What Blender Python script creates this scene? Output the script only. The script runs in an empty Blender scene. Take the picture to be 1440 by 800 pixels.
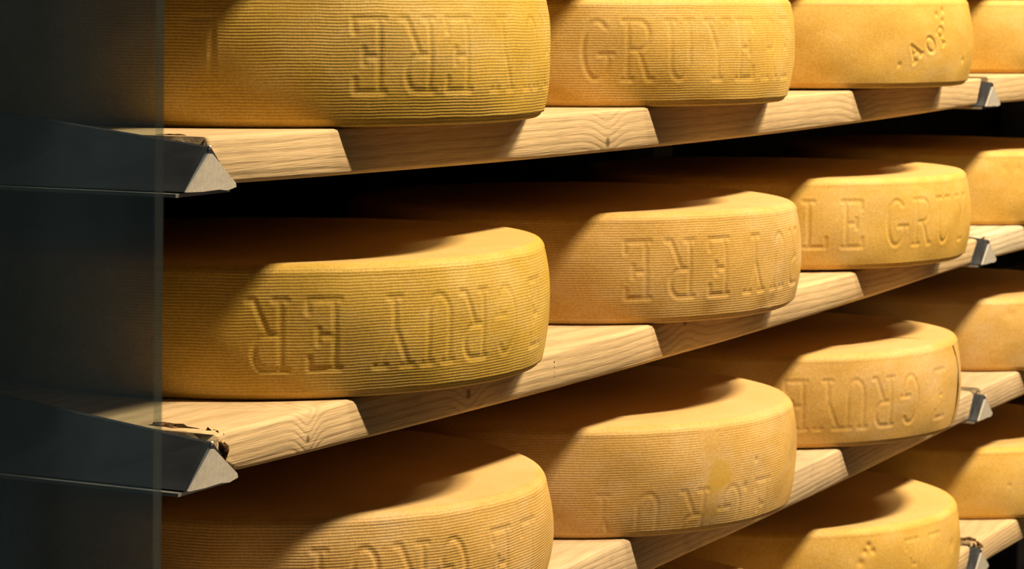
import bpy, bmesh, math, random
import numpy as np
from mathutils import Matrix, Vector
C = bpy.context.scene.collection
sc = bpy.context.scene
R = math.radians
rng = np.random.default_rng(7)

# ---------------------------------------------------------------- camera
cam = bpy.data.cameras.new('camera'); cam_o = bpy.data.objects.new('camera', cam); C.objects.link(cam_o)
cam.sensor_width = 36; cam.lens = 36*3701.28/1440
cam.clip_start = .05; cam.clip_end = 60
rx = Vector((0.45608212, -0.88992063, 0.00551014)); uy = Vector((0.0918381, 0.05322354, 0.99435055)); fw = Vector((0.88518634, 0.45299947, -0.106003))
M = Matrix((rx, uy, -fw)).transposed().to_4x4(); M.translation = (-1.69464922, -1.12936049, 0.14451423)
cam_o.matrix_world = M
cam.dof.use_dof = True; cam.dof.focus_distance = 2.25; cam.dof.aperture_fstop = 22
sc.camera = cam_o

# ---------------------------------------------------------------- world, lamp, exposure
w = bpy.data.worlds.new('world'); sc.world = w; w.use_nodes = True
bg = w.node_tree.nodes['Background']; bg.inputs[0].default_value = (.40, .62, 1.0, 1); bg.inputs[1].default_value = .010
sc.view_settings.view_transform = 'Standard'; sc.view_settings.look = 'None'
sc.view_settings.gamma = 1; sc.view_settings.use_curve_mapping = False; sc.view_settings.exposure = .08
# two warm strip lamps hung high over the aisle
LAMPS = [dict(pos=(1.15, -2.30, 3.60), length=.80, width=.14, rot=R(-43), tilt=R(30), power=450, label='warm strip lamp hung askew high over the aisle in front of the main bay'),
         dict(pos=(3.30, -2.55, 4.0), length=1.6, width=.16, rot=R(-43), tilt=R(30), power=190, label='warm strip lamp hung high over the aisle further along to the right')]
LAMP_COL = (1, .80, .52); CEIL = 5.0

# ---------------------------------------------------------------- helpers
def link(name, me, mat, parent=None):
    o = bpy.data.objects.new(name, me); C.objects.link(o)
    if mat is not None:
        for m in (mat if isinstance(mat, (list, tuple)) else [mat]): me.materials.append(m)
    if parent: o.parent = parent
    return o
def tag(o, label=None, cat=None, group=None, kind=None):
    if label: o['label'] = label
    if cat: o['category'] = cat
    if group: o['group'] = group
    if kind: o['kind'] = kind
    return o
def empty(name, loc):
    o = bpy.data.objects.new(name, None); C.objects.link(o); o.location = loc; o.empty_display_size = .05; return o
def mesh(name, verts, faces, smooth=False):
    me = bpy.data.meshes.new(name); me.from_pydata([tuple(v) for v in verts], [], faces); me.update()
    bm = bmesh.new(); bm.from_mesh(me); bmesh.ops.recalc_face_normals(bm, faces=bm.faces); bm.to_mesh(me); bm.free()
    if smooth: me.polygons.foreach_set('use_smooth', [True]*len(me.polygons))
    return me
def box(name, a, b, bev=0):
    bm = bmesh.new(); bmesh.ops.create_cube(bm, size=1)
    for v in bm.verts: v.co = Vector([(a[i]+b[i])/2 + v.co[i]*(b[i]-a[i]) for i in range(3)])
    if bev: bmesh.ops.bevel(bm, geom=list(bm.edges), offset=bev, segments=2, affect='EDGES', profile=.5)
    me = bpy.data.meshes.new(name); bm.to_mesh(me); bm.free(); return me
def loft(name, rings, smooth=False, caps=True):
    n = len(rings[0]); V = [p for r in rings for p in r]; F = []
    for i in range(len(rings)-1):
        for k in range(n):
            F.append((i*n+k, i*n+(k+1) % n, (i+1)*n+(k+1) % n, (i+1)*n+k))
    if caps:
        F.append(tuple(range(n))[::-1]); F.append(tuple((len(rings)-1)*n+k for k in range(n)))
    return mesh(name, V, F, smooth)

# ---------------------------------------------------------------- materials
class NT:
    def __init__(s, name):
        s.m = bpy.data.materials.new(name); s.m.use_nodes = True; s.t = s.m.node_tree; s.n = s.t.nodes; s.l = s.t.links
        s.b = s.n['Principled BSDF']
    def put(s, sock, v):
        if isinstance(v, bpy.types.NodeSocket): s.l.new(v, sock)
        elif v is not None: sock.default_value = v
    def math(s, op, a, b=None, c=None, clamp=False):
        n = s.n.new('ShaderNodeMath'); n.operation = op; n.use_clamp = clamp
        for i, v in enumerate((a, b, c)): s.put(n.inputs[i], v)
        return n.outputs[0]
    def add(s, a, b): return s.math('ADD', a, b)
    def mul(s, a, b): return s.math('MULTIPLY', a, b)
    def coord(s):
        n = s.n.new('ShaderNodeTexCoord'); x = s.n.new('ShaderNodeSeparateXYZ'); s.l.new(n.outputs['Object'], x.inputs[0])
        return n.outputs['Object'], x.outputs[0], x.outputs[1], x.outputs[2]
    def noise(s, vec, scale, detail=2, rough=.5, dist=0):
        n = s.n.new('ShaderNodeTexNoise'); s.put(n.inputs['Vector'], vec); n.inputs['Scale'].default_value = scale
        n.inputs['Detail'].default_value = detail; n.inputs['Roughness'].default_value = rough; n.inputs['Distortion'].default_value = dist
        return n.outputs[0]
    def mapping(s, vec, scale, loc=(0, 0, 0)):
        n = s.n.new('ShaderNodeMapping'); s.put(n.inputs[0], vec); n.inputs['Scale'].default_value = scale; n.inputs['Location'].default_value = loc
        return n.outputs[0]
    def ramp(s, f, stops, interp='LINEAR'):
        n = s.n.new('ShaderNodeValToRGB'); s.put(n.inputs[0], f); r = n.color_ramp; r.interpolation = interp
        while len(r.elements) < len(stops): r.elements.new(.5)
        for e, (p, c) in zip(r.elements, stops): e.position = p; e.color = (*c, 1)
        return n.outputs[0]
    def mix(s, f, a, b, mode='MIX'):
        n = s.n.new('ShaderNodeMix'); n.data_type = 'RGBA'; n.blend_type = mode
        s.put(n.inputs[0], f)
        for i, v in ((6, a), (7, b)):
            s.put(n.inputs[i], v if isinstance(v, bpy.types.NodeSocket) else (*v, 1))
        return n.outputs[2]
    def mapr(s, v, a, b, c=0, d=1):
        n = s.n.new('ShaderNodeMapRange'); n.interpolation_type = 'SMOOTHSTEP'
        for i, x in enumerate((v, a, b, c, d)): s.put(n.inputs[i], x)
        return n.outputs[0]
    def bump(s, h, dist, strength=1):
        n = s.n.new('ShaderNodeBump'); s.put(n.inputs['Height'], h); n.inputs['Distance'].default_value = dist; n.inputs['Strength'].default_value = strength
        s.l.new(n.outputs[0], s.b.inputs['Normal'])
    def done(s, col, rough=.6, spec=.3, metal=0):
        s.put(s.b.inputs['Base Color'], col if isinstance(col, bpy.types.NodeSocket) else (*col, 1))
        s.put(s.b.inputs['Roughness'], rough); s.b.inputs['Specular IOR Level'].default_value = spec; s.b.inputs['Metallic'].default_value = metal
        return s.m

def rind(name, ca, cb, cc, weave=1.0, seed=0, spot=None):
    """cheese rind: mottled colour, cloth weave pressed in as fine relief"""
    t = NT(name); v, x, y, z = t.coord()
    vs = t.mapping(v, (1, 1, 1), (seed*3.1, seed*1.7, seed*.9))
    big = t.noise(vs, 7, 3, .55); mid = t.noise(t.mapping(vs, (1, 1, 2.2)), 26, 3, .6); fine = t.noise(vs, 420, 2, .6)
    f = t.add(t.mul(big, .7), t.mul(mid, .45))
    col = t.ramp(f, [(.40, ca), (.57, cb), (.75, cc)])
    dark = t.mapr(t.noise(vs, 95, 3, .7), .60, .78)
    col = t.mix(t.mul(dark, .16), col, tuple(k*.55 for k in cb))
    speck = t.mapr(fine, .35, .65, .90, 1.08)
    col = t.mix(1.0, col, speck, 'MULTIPLY')
    radius = t.math('SQRT', t.add(t.mul(x, x), t.mul(y, y)))
    side = t.mapr(radius, .247, .257)
    ang = t.math('ARCTAN2', y, x)
    col = t.mix(t.mul(t.math('SUBTRACT', 1.0, side), .45), col, (.62, .435, .215))
    wob = t.mul(t.noise(t.mapping(vs, (1, 1, .3)), 30, 2), .0022)
    rows = t.math('SINE', t.mul(t.add(z, wob), 2*math.pi/.00262))
    thr = t.math('SINE', t.mul(ang, 2*math.pi*.262/.0030))
    wgt = t.add(.45, t.mul(t.noise(vs, 18, 2), 1.0))
    if spot:
        n = t.n.new('ShaderNodeVectorMath'); n.operation = 'DISTANCE'; t.l.new(v, n.inputs[0]); n.inputs[1].default_value = spot[:3]
        d = t.add(n.outputs['Value'], t.mul(t.add(t.noise(vs, 60, 2), -.5), .02))
        k = t.mapr(d, spot[3]*.75, spot[3]*1.15, 1, 0)
        col = t.mix(t.mul(k, .55), col, (.52, .31, .02))
        # rubbed smooth strip beside the spot
        sx = t.mapr(t.math('ABSOLUTE', t.add(ang, R(118.0))), .035, .06, 0, 1)
        wgt = t.mul(wgt, t.mul(sx, t.mapr(d, spot[3]*.9, spot[3]*1.6)))
    hgt = t.add(t.mul(t.mul(rows, side), t.mul(wgt, .5*weave)), t.mul(t.mul(thr, t.mul(side, wgt)), .06*weave))
    hgt = t.add(hgt, t.add(t.mul(fine, .55), t.mul(t.noise(vs, 140, 2), 1.0)))
    t.bump(hgt, .00018, 1)
    return t.done(col, .62, .28)

def wood(name, base, dark, knots=(), seed=0, lines=150, contrast=.5, grime=.28):
    """pine: growth rings run along the board and bend around the knots at the given x (local x, z, radius)"""
    t = NT(name); v, x, y, z = t.coord()
    vs = t.mapping(v, (1, 1, 1), (seed*2.3, seed*1.1, seed*.7))
    warp = t.mul(t.add(t.noise(t.mapping(vs, (1.0, 2.5, 4)), 2.0, 2), -.5), .030)
    fld = t.add(t.add(z, t.mul(y, .28)), warp)
    kmask = None
    for (kx, kz, kr, up) in knots:
        dx = t.add(x, -kx); dz = t.add(z, -kz)
        g = t.math('EXPONENT', t.mul(t.mul(dx, dx), -1/(kr*5)**2))
        fld = t.add(fld, t.mul(g, up))
        d = t.math('SQRT', t.add(t.mul(dx, dx), t.mul(t.mul(dz, dz), 1.0)))
        k = t.mapr(d, kr*.6, kr*1.1, 1, 0)
        kmask = k if kmask is None else t.math('MAXIMUM', kmask, k)
    ph = t.mul(fld, lines*2*math.pi)
    rings = t.math('SINE', t.add(ph, t.mul(t.noise(t.mapping(vs, (1.2, 6, 6)), 5, 2), 3.0)))
    rings = t.math('POWER', t.add(t.mul(rings, .5), .5), 2.2)
    fib = t.noise(t.mapping(vs, (4, 90, 130)), 6, 3, .6)
    tone = t.noise(t.mapping(vs, (2.5, 6, 6)), 2.4, 3)
    col = t.ramp(tone, [(.3, tuple(c*.82 for c in base)), (.68, base)])
    col = t.mix(t.mul(rings, contrast), col, dark)
    col = t.mix(1, col, t.mapr(fib, .3, .7, .82, 1.06), 'MULTIPLY')
    dirt = t.mapr(t.noise(vs, 11, 4, .65), .56, .75)
    col = t.mix(t.mul(dirt, grime), col, (base[0]*.52, base[1]*.52, base[2]*.58))
    ends = t.mapr(t.add(x, t.mul(t.noise(vs, 60, 3), .012)), .010, .020, 1, 0)  # left ends near black: end grain, with the end face's shade painted in
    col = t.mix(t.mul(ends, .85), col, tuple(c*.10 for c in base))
    if kmask is not None: col = t.mix(t.mul(kmask, .8), col, tuple(c*.34 for c in dark))
    t.bump(t.add(t.mul(fib, 1.0), t.mul(rings, -.5)), .0006, .8)
    return t.done(col, .72, .22)

def metal(name, base, rough=.45, met=.85, scale=60):
    t = NT(name); v, x, y, z = t.coord()
    n = t.noise(t.mapping(v, (1, .25, 1)), scale, 4, .65); n2 = t.noise(v, 14, 3)
    col = t.ramp(t.add(t.mul(n, .5), t.mul(n2, .5)), [(.35, tuple(c*.7 for c in base)), (.62, base)])
    t.bump(n, .0003, .5)
    return t.done(col, t.mapr(n2, .3, .7, rough*.8, rough*1.2), .5, met)

def rough_stone(name, a, b, scale=6):
    t = NT(name); v, x, y, z = t.coord()
    n = t.noise(v, scale, 5, .6)
    t.bump(n, .006, .6)
    return t.done(t.ramp(n, [(.35, a), (.65, b)]), .85, .2)

m_arm = metal('brushed_grey_steel', (.13, .155, .20), .36, .85)
m_cap = metal('cut_steel_plate', (.58, .54, .48), .60, .25, 200)
m_lip = metal('worn_steel_lip', (.62, .62, .62), .35, .85)
m_post = metal('dark_grey_steel', (.16, .16, .17), .5, .6)
m_wall = rough_stone('dark_cellar_plaster', (.012, .009, .006), (.024, .018, .013))
m_floor = rough_stone('cellar_concrete_floor', (.05, .045, .04), (.09, .08, .07), 9)
m_ceil = rough_stone('cellar_ceiling_plaster', (.05, .045, .04), (.08, .07, .06), 5)
t = NT('rotten_wood_gap_shade'); v, x, y, z = t.coord(); n = t.noise(v, 170, 4, .7); t.bump(n, .003)
m_rot_shade = t.done(t.ramp(n, [(.35, (.012, .007, .003)), (.55, (.10, .05, .018)), (.7, (.36, .24, .12))]), .9, .1)
t = NT('hole_dark'); v, x, y, z = t.coord(); m_hole = t.done(t.ramp(t.noise(v, 200), [(.3, (.012, .008, .004)), (.7, (.03, .02, .01))]), .9, .1)
t = NT('screw_steel'); v, x, y, z = t.coord(); m_screw = t.done(t.ramp(t.noise(v, 300), [(.3, (.7, .7, .68)), (.7, (.85, .85, .83))]), .35, .5, .6)

def glass_mat(name, tint, dust_haze, haze_col):
    t = NT(name); v, x, y, z = t.coord(); t.n.remove(t.b)
    tr = t.n.new('ShaderNodeBsdfTransparent'); tr.inputs[0].default_value = (*tint, 1)
    gl = t.n.new('ShaderNodeBsdfGlossy'); gl.inputs['Roughness'].default_value = .04
    df = t.n.new('ShaderNodeAddShader')
    for i_, k_ in enumerate(('ShaderNodeBsdfDiffuse', 'ShaderNodeBsdfTranslucent')):
        q_ = t.n.new(k_); q_.inputs[0].default_value = (*[c_*.5 for c_ in haze_col], 1); t.l.new(q_.outputs[0], df.inputs[i_])
    fr = t.n.new('ShaderNodeFresnel'); fr.inputs[0].default_value = 1.45
    smear = t.noise(t.mapping(v, (1, 5, 1.3)), 3.5, 4, .6)
    d = t.mapr(smear, .3, .72, dust_haze*.75, dust_haze*1.25)
    m1 = t.n.new('ShaderNodeMixShader'); t.l.new(d, m1.inputs[0]); t.l.new(tr.outputs[0], m1.inputs[1]); t.l.new(df.outputs[0], m1.inputs[2])
    m2 = t.n.new('ShaderNodeMixShader'); t.l.new(t.mul(fr.outputs[0], .6), m2.inputs[0]); t.l.new(m1.outputs[0], m2.inputs[1]); t.l.new(gl.outputs[0], m2.inputs[2])
    t.l.new(m2.outputs[0], t.n['Material Output'].inputs[0])
    return t.m
m_glass = glass_mat('smoky_dusty_haze_glass', (.70, .75, .77), .034, (.40, .68, .98))  # bluish reflected haze is put into the dust colour
m_gedge = glass_mat('ground_glass_edge', (.50, .57, .57), .085, (.42, .50, .48))

# ---------------------------------------------------------------- setting
BAY = 2.0444; LV = -.23
def struct(name, me, m): o = link(name, me, m); o['kind'] = 'structure'; return o
struct('floor', box('floor', (-4, -5, -1.30), (7, .70, -1.20)), m_floor)
struct('wall_back', box('wall_back', (-4, .60, -1.20), (7, .70, CEIL)), m_wall)
struct('ceiling', box('ceiling', (-4, -5, CEIL), (7, .70, CEIL+.1)), m_ceil)

# ---------------------------------------------------------------- aisle lamps (out of frame)
for d in LAMPS:
    lamp = empty('aisle_lamp', d['pos']); lamp.rotation_euler = (0, 0, d['rot']); tag(lamp, d['label'], 'lamp')
    hl = d['length']/2+.03; q = d['width']/2
    link('housing', loft('housing', [[(x, -q-.05, .0), (x, -q-.03, .10), (x, q+.03, .10), (x, q+.05, .0), (x, q+.04, .0), (x, q+.02, .085), (x, -q-.02, .085), (x, -q-.04, .0)] for x in (-hl, hl)]), m_post, lamp)
    for s_ in (-.8, .8):
        link('hanger', box('hanger', (s_*hl-.01, -.01, .10), (s_*hl+.01, .01, CEIL-d['pos'][2])), m_post, lamp)
    L = bpy.data.lights.new('lamp_light', 'AREA'); L.shape = 'RECTANGLE'; L.size = d['length']; L.size_y = d['width']; L.energy = d['power']; L.color = LAMP_COL
    lo = bpy.data.objects.new('lamp_light', L); C.objects.link(lo); lo.parent = lamp; lo.location = (0, 0, -.08); lo.rotation_euler = (d['tilt'], 0, 0)

# ---------------------------------------------------------------- rack uprights with tapered cantilever arms
def arm_mesh():
    ys = [0, .004, .1, .2, .3, .4, .52]; rings = []
    for y in ys:
        h = .0345+.112*y; wb = .0345
        rings.append([(-wb, y, .0012), (wb, y, .0012), (.0025, y, h-.001), (0, y, h), (-.0025, y, h-.001)])
    return loft('arm', rings)
def cap_mesh():
    a = [(-.0335, .0010), (-.012, .0002), (.010, .0006), (.022, -.0008), (.0345, .0012), (.0335, .0045), (.0015, .0285), (-.0015, .0285)]
    return loft('end_plate', [[(x, y, z) for x, z in a] for y in (-.0022, .0012)])
def lip_mesh():
    rings = []
    for y in (.004, .006, .52):
        rings.append([(-.040, y, -.0030), (.034, y, -.0030), (.034, y, -.0002), (-.040, y, -.0002)])
    return loft('bottom_flange', rings)
me_arm, me_cap, me_lip = arm_mesh(), cap_mesh(), lip_mesh()
for m_, k in ((me_arm, m_arm), (me_cap, m_cap), (me_lip, m_lip)): m_.materials.append(k)
me_screw = bpy.data.meshes.new('screw_head'); bm = bmesh.new(); bmesh.ops.create_icosphere(bm, subdivisions=2, radius=.0016); bm.to_mesh(me_screw); bm.free(); me_screw.materials.append(m_screw)
ul = ['grey steel rack upright with triangular shelf arms at the left end, partly behind glass',
      'grey steel rack upright with triangular shelf arms near the right edge of the photo',
      'grey steel rack upright of shelf arms beyond the right edge of the photo']
for i in range(3):
    u = empty('rack_upright', (i*BAY, .55, -1.2)); tag(u, ul[i], 'rack', 'steel rack uprights')
    link('post', box('post', (-.035, -.03, 0), (.035, .04, 1.2+CEIL), .004), m_post, u)
    for lv in range(-1, 4):
        a = link('arm', me_arm, None, u); a.location = (0, -.55, 1.2+LV*lv)
        c = link('end_plate', me_cap, None, a); c['label'] = 'pale triangular end plate'
        link('bottom_flange', me_lip, None, a)
        s = link('screw_head', me_screw, None, a); s.location = (-.001, -.0012, .0338); s['label'] = 'tiny bright screw head at the tip'

# ---------------------------------------------------------------- shelf boards
def board_mesh(x0, x1, zbot, ztop_e, sag, sagt, rnd, seed, chipL=.0, chipR=.0):
    r = np.random.default_rng(seed); n = 110; Lb = x1-x0; xm = Lb/2; rings = []
    wob = np.cumsum(r.normal(0, .00035, n)); wob -= np.linspace(wob[0], wob[-1], n)
    wz = np.cumsum(r.normal(0, .00025, n)); wz -= np.linspace(wz[0], wz[-1], n)
    ss = np.sort(np.concatenate([np.linspace(0, 1, n-8), [.002, .005, .008, .012, .988, .992, .995, .998]]))
    y0, y1 = .012, .50
    for i, s in enumerate(ss):
        X = s*Lb; sg = -sag*(1-((X-xm)/xm)**2); b = zbot+sg; tf = ti = ztop_e-sagt*(1-((X-xm)/xm)**2)
        y = y0+wob[i]*.6; e = wz[i]*.6
        pr = [(y1, b), (y+.004, b), (y+.0015, b+.0012+abs(e)), (y, b+.004), (y, (b+tf)/2), (y+.0005, tf-rnd*.75), (y+rnd*.22, tf-rnd*.28), (y+rnd*.7, tf-rnd*.02)]
        for q in (.15, .35, .6, .85, 1): pr.append((y+rnd*.8+q*.055, tf+(ti-tf)*(1-(1-q)**2)))
        pr.append((y1, ti))
        ring = []
        for (yy, zz) in pr:
            xx = X
            # ends are cut on the slope of the arm they lie against, and ragged at the front corner
            d0 = X; d1 = Lb-X; fr = math.exp(-((yy-y0)/.022)**2); up = max(0, min(1, (zz-b)/.035))
            fl = .0345*max(0, 1-zz/(.0345+.112*yy))-.003
            if d0 < .06: xx += (1-d0/.06)*(max(fl, .004) + chipL*fr*(.55+.45*math.sin(zz*700+seed)))
            if d1 < .06: xx -= (1-d1/.06)*(max(fl, .004) + chipR*fr*(.55+.45*math.sin(zz*600+seed)))
            ring.append((xx, yy, zz))
        rings.append(ring)
    me = loft('shelf_board', rings, True)
    return me
# per level: bottom and top at the ends, sag of the underside, sag of the top, edge rounding
lev = {-1: (.0015, .040, .008, .006, .005), 0: (.0030, .0405, .0095, .0040, .0045), 1: (.0025, .0372, .0105, .0045, .007), 2: (.0020, .0418, .0090, .0025, .007), 3: (.0015, .0390, .007, .002, .007)}
wcol = [(.66, .48, .27), (.40, .26, .12)]
bl = {(0, 0): 'pale pine shelf board with a knot, topmost in view, under three large wheels',
      (0, 1): 'swirly grained pine shelf board with small nail holes and a broken left corner',
      (0, 2): 'weathered pine shelf board, third from the top in the main rack bay',
      (0, 3): 'lowest pine shelf board, mostly below the bottom edge of the photo',
      (0, -1): 'pine shelf board above the top edge of the photo shading the upper wheels',
      (1, 0): 'short visible start of the topmost pine board right of the far rack arm',
      (1, 1): 'whitish pine board start with a dark hole right of the far second arm',
      (1, 2): 'pine board start above the bent third arm at the right edge',
      (1, 3): 'chipped pine board start at the bottom right corner above a grey arm',
      (1, -1): 'pine board of the right bay above the top edge of the photo'}
kn = {(0, 0): [(.740, .004, .006, .012), (1.5, .05, .01, .01)], (0, 1): [(.440, .013, .005, .014), (.155, .012, .0032, .016), (.95, .03, .008, -.012)], (0, 2): [(1.17, .03, .01, .01)]}
boards = {}; top_of = {}
for lv in range(-1, 4):
    for b in range(2):
        zb_, te, sg, st, rd = lev[lv]
        if b == 1: sg *= .4; st *= .2; te = {0: .0423, 1: .0393, 2: .0423, 3: .0398}.get(lv, te)
        top_of[(b, lv)] = (te, st)
        x0 = .008; x1 = BAY-.008
        chipL = {(0, 1): .020, (1, 1): .016, (1, 3): .010, (0, 0): .002, (1, 2): .003}.get((b, lv), .003)
        chipR = {(0, 1): .014, (0, 2): .010}.get((b, lv), .003)
        sd = 11+lv*5+b*3
        base = wcol[0] if (b, lv) != (1, 1) else (.70, .59, .43)
        if lv == 2: base = (.60, .45, .28)
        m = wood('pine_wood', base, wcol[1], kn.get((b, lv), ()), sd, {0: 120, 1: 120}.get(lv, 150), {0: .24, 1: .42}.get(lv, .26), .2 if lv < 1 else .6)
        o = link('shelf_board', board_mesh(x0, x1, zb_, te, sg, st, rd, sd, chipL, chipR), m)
        o.location = (b*BAY+.008-x0+0, 0, LV*lv)
        o.location.x = b*BAY+.008
        tag(o, bl[(b, lv)], 'shelf board', 'shelf boards'); boards[(b, lv)] = o
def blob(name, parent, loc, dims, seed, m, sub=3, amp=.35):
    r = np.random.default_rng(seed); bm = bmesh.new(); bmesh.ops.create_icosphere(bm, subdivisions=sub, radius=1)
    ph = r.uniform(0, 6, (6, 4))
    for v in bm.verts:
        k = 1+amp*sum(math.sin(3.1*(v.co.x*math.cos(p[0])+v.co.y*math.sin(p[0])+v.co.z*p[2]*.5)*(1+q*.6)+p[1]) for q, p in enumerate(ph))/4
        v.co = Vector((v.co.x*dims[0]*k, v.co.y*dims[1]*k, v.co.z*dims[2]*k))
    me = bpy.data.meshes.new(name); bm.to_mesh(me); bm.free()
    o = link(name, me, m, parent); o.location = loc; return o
# broken, rotten corners; some dark lumps stand in for shaded gaps beside the arms
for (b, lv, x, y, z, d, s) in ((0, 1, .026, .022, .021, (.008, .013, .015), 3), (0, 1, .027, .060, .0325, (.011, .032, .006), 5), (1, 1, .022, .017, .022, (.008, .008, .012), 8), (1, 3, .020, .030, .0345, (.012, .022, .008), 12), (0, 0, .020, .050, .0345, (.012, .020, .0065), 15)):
    o = blob('rot_gap_shade', boards[(b, lv)], (x, y, z), d, s, m_rot_shade); o['label'] = 'dark crumbled corner with the shade of the end gap'
# nail holes and the sawn knot of the second board
def dots(name, parent, pts, rad, m, ny=-1):
    bm = bmesh.new()
    for (x, y, z, rr) in pts:
        g = bmesh.ops.create_icosphere(bm, subdivisions=2, radius=1)
        for v in g['verts']: v.co = Vector((x+v.co.x*rr*rad[0], y+v.co.y*.0009, z+v.co.z*rr*rad[1]))
    me = bpy.data.meshes.new(name); bm.to_mesh(me); bm.free(); return link(name, me, m, parent)
for zz in (.0235, .0185, .0135, .0085):
    dots('nail_hole', boards[(0, 1)], [(.620, .0122, zz-.002, 1)], (.0013, .0016), m_hole)

# ---------------------------------------------------------------- embossed lettering as strokes
def arc(cx, cy, rx_, ry_, a0, a1, n=10):
    return [(cx+rx_*math.cos(R(a0+(a1-a0)*i/n)), cy+ry_*math.sin(R(a0+(a1-a0)*i/n))) for i in range(n+1)]
GL = {
 'E': [[(.22, 0), (.22, 1)], [(.08, 0), (.86, 0), (.86, .18)], [(.08, 1), (.84, 1), (.84, .83)], [(.22, .52), (.62, .52)], [(.62, .42), (.62, .62)]],
 'L': [[(.25, 0), (.25, 1)], [(.08, 1), (.44, 1)], [(.08, 0), (.88, 0), (.88, .2)]],
 'U': [[(.18, 1), (.18, .3)]+arc(.5, .3, .32, .3, 180, 360)+[(.82, 1)], [(.04, 1), (.34, 1)], [(.68, 1), (.96, 1)]],
 'R': [[(.2, 0), (.2, 1)], [(.06, 1), (.55, 1)]+arc(.55, .75, .3, .25, 90, -90)+[(.2, .5)], [(.5, .5), (.84, 0), (.98, 0)], [(.06, 0), (.36, 0)]],
 'Y': [[(.5, 0), (.5, .45), (.12, 1)], [(.5, .45), (.88, 1)], [(0, 1), (.28, 1)], [(.72, 1), (1, 1)], [(.34, 0), (.66, 0)]],
 'G': [arc(.52, .5, .40, .5, 50, 330, 16)+[(.88, .42)], [(.60, .42), (1.0, .42)]],
 'A': [[(.1, 0), (.5, 1), (.9, 0)], [(.28, .4), (.72, .4)], [(0, 0), (.25, 0)], [(.75, 0), (1, 0)]],
 'O': [arc(.5, .5, .4, .5, 0, 360, 20)],
 'P': [[(.2, 0), (.2, 1)], [(.06, 1), (.55, 1)]+arc(.55, .73, .3, .27, 90, -90)+[(.2, .46)], [(.06, 0), (.38, 0)]],
}
def seg_dist(px, py, a, b):
    ax, ay = a; dx, dy = b[0]-ax, b[1]-ay; l2 = dx*dx+dy*dy+1e-12
    t_ = np.clip(((px-ax)*dx+(py-ay)*dy)/l2, 0, 1)
    return np.hypot(px-ax-t_*dx, py-ay-t_*dy)
def stamp(H, S, Z, Rr, ch, th, zc, wd, ht, flip, depth, rot=0, sw=.0021):
    s = (S-R(th))*Rr; z = Z-zc
    msk = (np.abs(s) < wd+.02) & (np.abs(z) < ht+.02)
    if not msk.any(): return
    u, v = s[msk], z[msk]
    if flip: u, v = -u, -v
    if rot: c_, s_ = math.cos(R(rot)), math.sin(R(rot)); u, v = u*c_+v*s_, -u*s_+v*c_
    u = u+wd/2; v = v+ht/2; d = np.full(u.shape, 9.)
    for pl in GL[ch]:
        for a, b in zip(pl[:-1], pl[1:]): d = np.minimum(d, seg_dist(u, v, (a[0]*wd, a[1]*ht), (b[0]*wd, b[1]*ht)))
    k = np.clip((sw+.0022-d)/.0046, 0, 1); k = k*k*(3-2*k)
    rim = np.exp(-((d-sw-.0028)/.0016)**2)*.16
    H[msk] += depth*(-k+rim)

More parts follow.
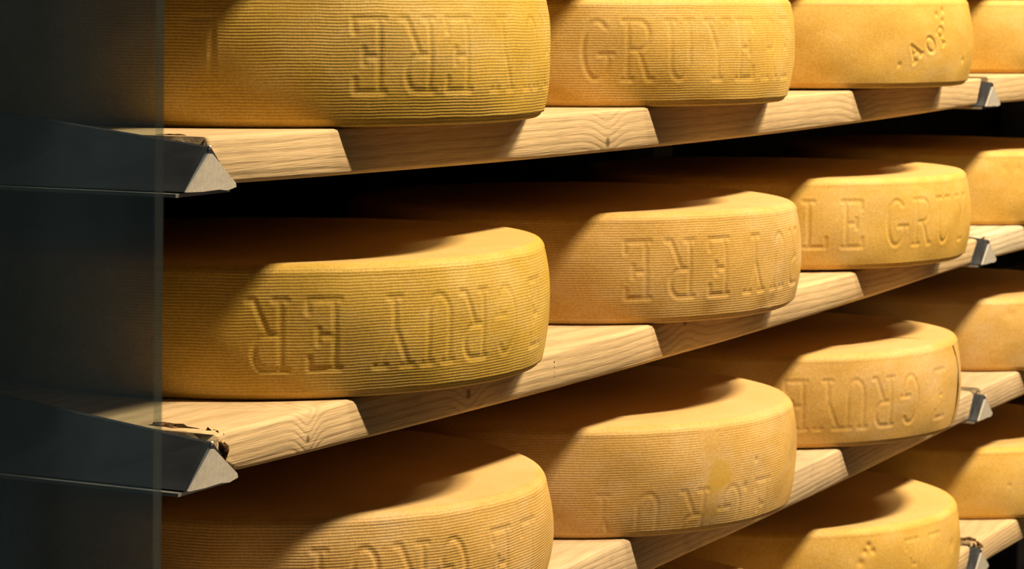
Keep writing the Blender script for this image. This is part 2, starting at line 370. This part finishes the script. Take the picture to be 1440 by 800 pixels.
CR = .2671
def wheel_mesh(h, seed, letters=(), zr=(.028, .088), flip=False, depth=.0019, dimples=(), wd=.037, fine=True, rot=0):
    r = np.random.default_rng(seed)
    if fine: th = np.concatenate([np.linspace(-190, -15, 600), np.linspace(-15, 170, 70)[1:-1]])
    else: th = np.linspace(-180, 180, 161)[:-1]
    th = np.radians(th); nz = 70 if fine else 24
    # profile: (r, z, kind) from the bottom centre to the top centre
    rb, rt = .007, .012
    pr = [(.0, 0), (.12, 0), (.22, 0), (CR-.022, .0)]
    e0 = CR-.0085
    for a in np.linspace(-90, -15, 6): pr.append((e0-rb+rb*math.cos(R(a)), rb+rb*math.sin(R(a))))
    for z in np.linspace(rb*.8, h-rt*.85, nz):
        q = 2*z/h-1; pr.append((CR-.0085*abs(q)**2.2, z))
    e1 = CR-.0085*abs(2*(h-rt)/h-1)**2.2
    for a in np.linspace(18, 90, 9): pr.append((e1-rt+rt*math.cos(R(a)), h-rt+rt*math.sin(R(a))))
    pr += [(CR-.05, h-.0008), (.17, h-.0015), (.08, h-.0015), (0, h-.0015)]
    pr = np.array(pr)
    mids = pr[1:-1]
    S, RR = np.meshgrid(th, mids[:, 0]); _, Z = np.meshgrid(th, mids[:, 1])
    H = np.zeros_like(RR)
    a = r.uniform(0, 6.28, 8)
    H += .0011*np.sin(2*S+a[0])+.0007*np.sin(5*S+a[1]+Z*30)+.0004*np.sin(11*S+a[2]+Z*60)+.0003*np.sin(17*S+a[3]-Z*90)
    ZO = .0008*np.sin(2*S+a[4])+.0006*np.sin(3*S+a[5])
    sidew = np.clip((RR-(CR-.03))/.02, 0, 1)
    side = np.zeros_like(H)
    for (ch, ang) in letters:
        stamp(side, S, Z, CR, ch, ang, (zr[0]+zr[1])/2, wd, zr[1]-zr[0], flip, depth*r.uniform(.75, 1.1))
    for dm in dimples:
        if len(dm) == 4: ang, zc, rad, dp = dm; side -= dp*np.exp(-(((S-R(ang))*CR)**2+(Z-zc)**2)/rad**2)
        else: ch, ang, zc, w_, h_, ro = dm; stamp(side, S, Z, CR, ch, ang, zc, w_, h_, False, .0017, ro, .0016)
    RR = RR+H*sidew+side*np.clip(sidew, 0, 1)
    ztop = np.clip((Z-h*.5)/(h*.4), 0, 1)
    X = RR*np.cos(S); Y = RR*np.sin(S); ZZ = Z+ZO*ztop
    m, n = X.shape
    V = np.empty((m*n+2, 3)); V[:-2, 0] = X.ravel(); V[:-2, 1] = Y.ravel(); V[:-2, 2] = ZZ.ravel()
    V[-2] = (0, 0, 0); V[-1] = (0, 0, h-.0015)
    i, k = np.meshgrid(np.arange(m-1), np.arange(n), indexing='ij'); k2 = (k+1) % n
    Q = np.stack([i*n+k, i*n+k2, (i+1)*n+k2, (i+1)*n+k], -1).reshape(-1, 4)
    k = np.arange(n); k2 = (k+1) % n
    T = np.concatenate([np.stack([np.full(n, m*n), k2, k], -1), np.stack([np.full(n, m*n+1), (m-1)*n+k, (m-1)*n+k2], -1)])
    me = bpy.data.meshes.new('cheese_wheel')
    me.vertices.add(len(V)); me.vertices.foreach_set('co', V.ravel())
    nl = Q.size+T.size; me.loops.add(nl); me.loops.foreach_set('vertex_index', np.concatenate([Q.ravel(), T.ravel()]).astype(np.int32))
    npol = len(Q)+len(T); me.polygons.add(npol)
    ls = np.concatenate([np.arange(len(Q))*4, len(Q)*4+np.arange(len(T))*3]).astype(np.int32)
    me.polygons.foreach_set('loop_start', ls)
    me.update(calc_edges=True); me.validate()
    me.polygons.foreach_set('use_smooth', np.ones(len(me.polygons), bool)); me.update()
    return me

OL = ((.48, .310, .042), (.55, .350, .060), (.59, .40, .115))      # olive yellow rind
GO = ((.56, .33, .055), (.61, .38, .085), (.66, .44, .15))     # golden rind
TA = ((.52, .31, .070), (.58, .36, .11), (.62, .42, .19))      # tan rind
m_r = {k: rind('cheese_rind', *c, weave=wv, seed=s, spot=sp) for k, c, wv, s, sp in (
    ('11', OL, 1.15, 1, None), ('12', GO, 1.0, 2, None), ('13', GO, .25, 3, None), ('14', GO, .25, 4, None),
    ('21', OL, 1.0, 5, None), ('22', TA, 1.0, 6, None), ('23', GO, .35, 7, None), ('24', GO, .2, 8, None),
    ('31', TA, 1.2, 9, None), ('32', TA, .9, 10, (-.117, -.240, .060, .017)), ('33', TA, .15, 11, None), ('34', TA, .15, 12, None),
    ('42', TA, .8, 13, None), ('43', GO, .3, 14, None), ('44', GO, .2, 15, None))}
def seq(word, a, p=10.2): return [(c, a+i*p) for i, c in enumerate(word) if c != ' ']
# (centre x, centre y, bottom z, height, letters, z range, upside down, dimples, label)
W = {
 '11': (.393, .1985, .0405, .115, [('E', -128.6), ('R', -118.2), ('E', -109), ('Y', -95.8), ('U', -83.5), ('R', -73), ('L', -159)], (.030, .092), True, (), 'large olive yellow cheese wheel with upside down lettering, leftmost on the topmost board'),
 '12': (1.0198, .2005, .0374, .115, [('G', -145.7), ('R', -136), ('U', -125.4), ('Y', -114.8), ('E', -105.2), ('R', -94.6), ('E', -84)], (.029, .091), False, (), 'golden cheese wheel with upright lettering, middle of the topmost board'),
 '13': (1.6645, .1925, .0393, .115, [], (.03, .09), False, [('A', -115.6, .046, .019, .022, 42), ('O', -109.2, .055, .018, .022, 42), ('P', -103.8, .067, .018, .022, 42), (-106, .094, .0035, .0022), (-103.2, .086, .0035, .0022), (-102.8, .099, .0035, .0022), (-89, .034, .003, .002), (-121, .03, .003, .0015)], 'smooth golden cheese wheel with small diagonal letters, right end of the topmost board'),
 '14': (2.45, .195, .0425, .113, [], (.03, .09), False, (), 'golden cheese wheel cut off by the right edge on the topmost board'),
 '21': (.4097, .2065, -.1925, .1173, [('R', -147.8), ('E', -137.6), ('Y', -123.6), ('U', -113.8), ('R', -104.6), ('G', -94.6), ('E', -81.5)], (.027, .087), True, (), 'yellow cheese wheel with upside down lettering left on the second board, behind glass edge'),
 '22': (1.0521, .1995, -.1968, .1185, [('E', -138.9), ('R', -127.8), ('E', -117.2), ('Y', -104.4), ('U', -93.4), ('R', -83.1)], (.029, .089), True, [(-120, .008, .012, .0012), (-100, .006, .014, .0018), (-95, .012, .009, .0012)], 'tan ribbed cheese wheel with a scuffed lower rim, middle of the second board'),
 '23': (1.687, .1975, -.1930, .1167, [('L', -146.9), ('E', -135.9), ('G', -121.9), ('R', -111.9), ('U', -101.7), ('Y', -90.4)], (.03, .088), False, (), 'golden cheese wheel with upright lettering at the right end of the second board'),
 '24': (2.45, .195, -.1905, .1135, [], (.03, .09), False, [(-138, .088, .006, .001), (-143, .088, .006, .001)], 'golden cheese wheel cut off by the right edge on the second board'),
 '31': (.4599, .2275, -.4190, .1122, [('Y', -140.3), ('U', -131.4), ('R', -121.4), ('G', -111.7), ('E', -98.4), ('L', -87.5)], (.022, .083), True, (), 'tan ribbed cheese wheel with upside down letters, bottom left, cut off below'),
 '32': (1.0107, .1845, -.4200, .1192, [('Y', -145.5), ('U', -134.8), ('R', -122.6), ('G', -111.5), ('E', -100)], (-.006, .048), True, [(-103, .072, .0025, .0012), (-107, .045, .004, .0010)], 'tan ribbed cheese wheel with a yellow spot, middle of the third board'),
 '33': (1.6485, .1915, -.4190, .1204, [('E', -150), ('Y', -140.7), ('U', -132.4), ('R', -123.2), ('G', -113.2), ('E', -98.8)], (.026, .088), True, (), 'orange tan cheese wheel with a dark crack over its rim on the third board'),
 '34': (2.45, .195, -.4175, .1135, [], (.03, .09), False, [(-140, .09, .008, .001)], 'orange tan cheese wheel cut off by the right edge on the third board'),
 '42': (1.03, .195, -.6535, .1150, [], (.03, .09), False, (), 'tan cheese wheel whose top just shows at the bottom edge, lowest board'),
 '43': (1.6947, .203, -.6525, .116, [('E', -112.1), ('L', -100.5)], (.032, .094), True, [(-129.4, .086, .0038, .0024), (-126.8, .086, .0038, .0024), (-128.1, .094, .0038, .0024), (-131, .072, .005, .0018), (-88, .07, .008, .0016)], 'golden cheese wheel with three round dimples at the lower right, on lowest board'),
 '44': (2.45, .195, -.650, .1135, [], (.03, .09), False, [(-139, .055, .003, .001)], 'golden cheese wheel cut off by the right edge on the lowest board'),
}
wheels = {}
for i, (k, (cx, cy, z, h, lt, zr, fl, dm, lab)) in enumerate(W.items()):
    o = link('cheese_wheel', wheel_mesh(h, 20+i, lt, zr, fl, {'12': .0006, '11': .0007, '21': .0007, '23': .0010, '33': .0008, '32': .0005}.get(k, .0009), dm, .036, k not in ('42',)), m_r[k])
    # rest it on the highest board edge under it
    lv = int(k[0])-1; b = int(cx > BAY); te, st = top_of[(b, lv)]; xm = (BAY-.016)/2
    z = LV*lv+max(te-st*(1-((cx+e-b*BAY-.008-xm)/xm)**2) for e in (-.25, .25))+.0004
    o.location = (cx, cy, z); tag(o, lab, 'cheese wheel', 'cheese wheels'); wheels[k] = o

# crack across the rim of the orange tan wheel on the third board
def surf(ang, z, d=.0002): 
    q = 2*z/.1204-1; r_ = CR-.0085*abs(q)**2.2+d
    return Vector((r_*math.cos(R(ang)), r_*math.sin(R(ang)), z))
def tube(name, pts, rad, m, parent, n=6):
    rings = []
    for i, p in enumerate(pts):
        tdir = (pts[min(i+1, len(pts)-1)]-pts[max(i-1, 0)]).normalized()
        a = tdir.orthogonal().normalized(); b = tdir.cross(a); rr = rad*(.6+.4*math.sin(i*1.7)) if 0 < i < len(pts)-1 else rad*.3
        rings.append([p+a*rr*math.cos(2*math.pi*k/n)+b*rr*math.sin(2*math.pi*k/n) for k in range(n)])
    return link(name, loft(name, rings, True), m, parent)
t = NT('crack_dark'); v, x, y, z = t.coord(); m_crack = t.done(t.ramp(t.noise(v, 120), [(.3, (.10, .055, .02)), (.7, (.22, .13, .05))]), .9, .1)
pts = [Vector((.002, -.165, .1201)), Vector((.010, -.190, .1203)), Vector((.017, -.213, .1204)), Vector((.022, -.235, .1204)), Vector((.0225, -.2480, .1192)), surf(-84.8, .1125, -.0012), surf(-84.0, .098), surf(-83.2, .080), surf(-83.6, .060), surf(-84.4, .040), surf(-85.2, .022), surf(-86, .010)]
c = tube('crack', pts, .0014, m_crack, wheels['33']); c['label'] = 'dark crack running over the rim'

# ---------------------------------------------------------------- glass partition
pane = bpy.data.meshes.new('glass_partition')
ed = lambda z: -.2995-.0178*z     # the pane leans by one degree
zs = [-1.2, CEIL]
V = []; F = []
for x in (-.496, -.504):
    for z in zs:
        V.append((x, ed(z), z)); V.append((x, .60, z))
me = mesh('glass_partition', V, [(0, 1, 3, 2), (4, 6, 7, 5), (0, 2, 6, 4), (1, 5, 7, 3), (0, 4, 5, 1), (2, 3, 7, 6)])
g = link('glass_partition', me, [m_glass, m_gedge])
for p in me.polygons:
    if abs(p.normal.y) > .8 and p.center.y < 0: p.material_index = 1
tag(g, 'smoky glass partition with a ground edge standing left of the cheese rack', 'glass partition')
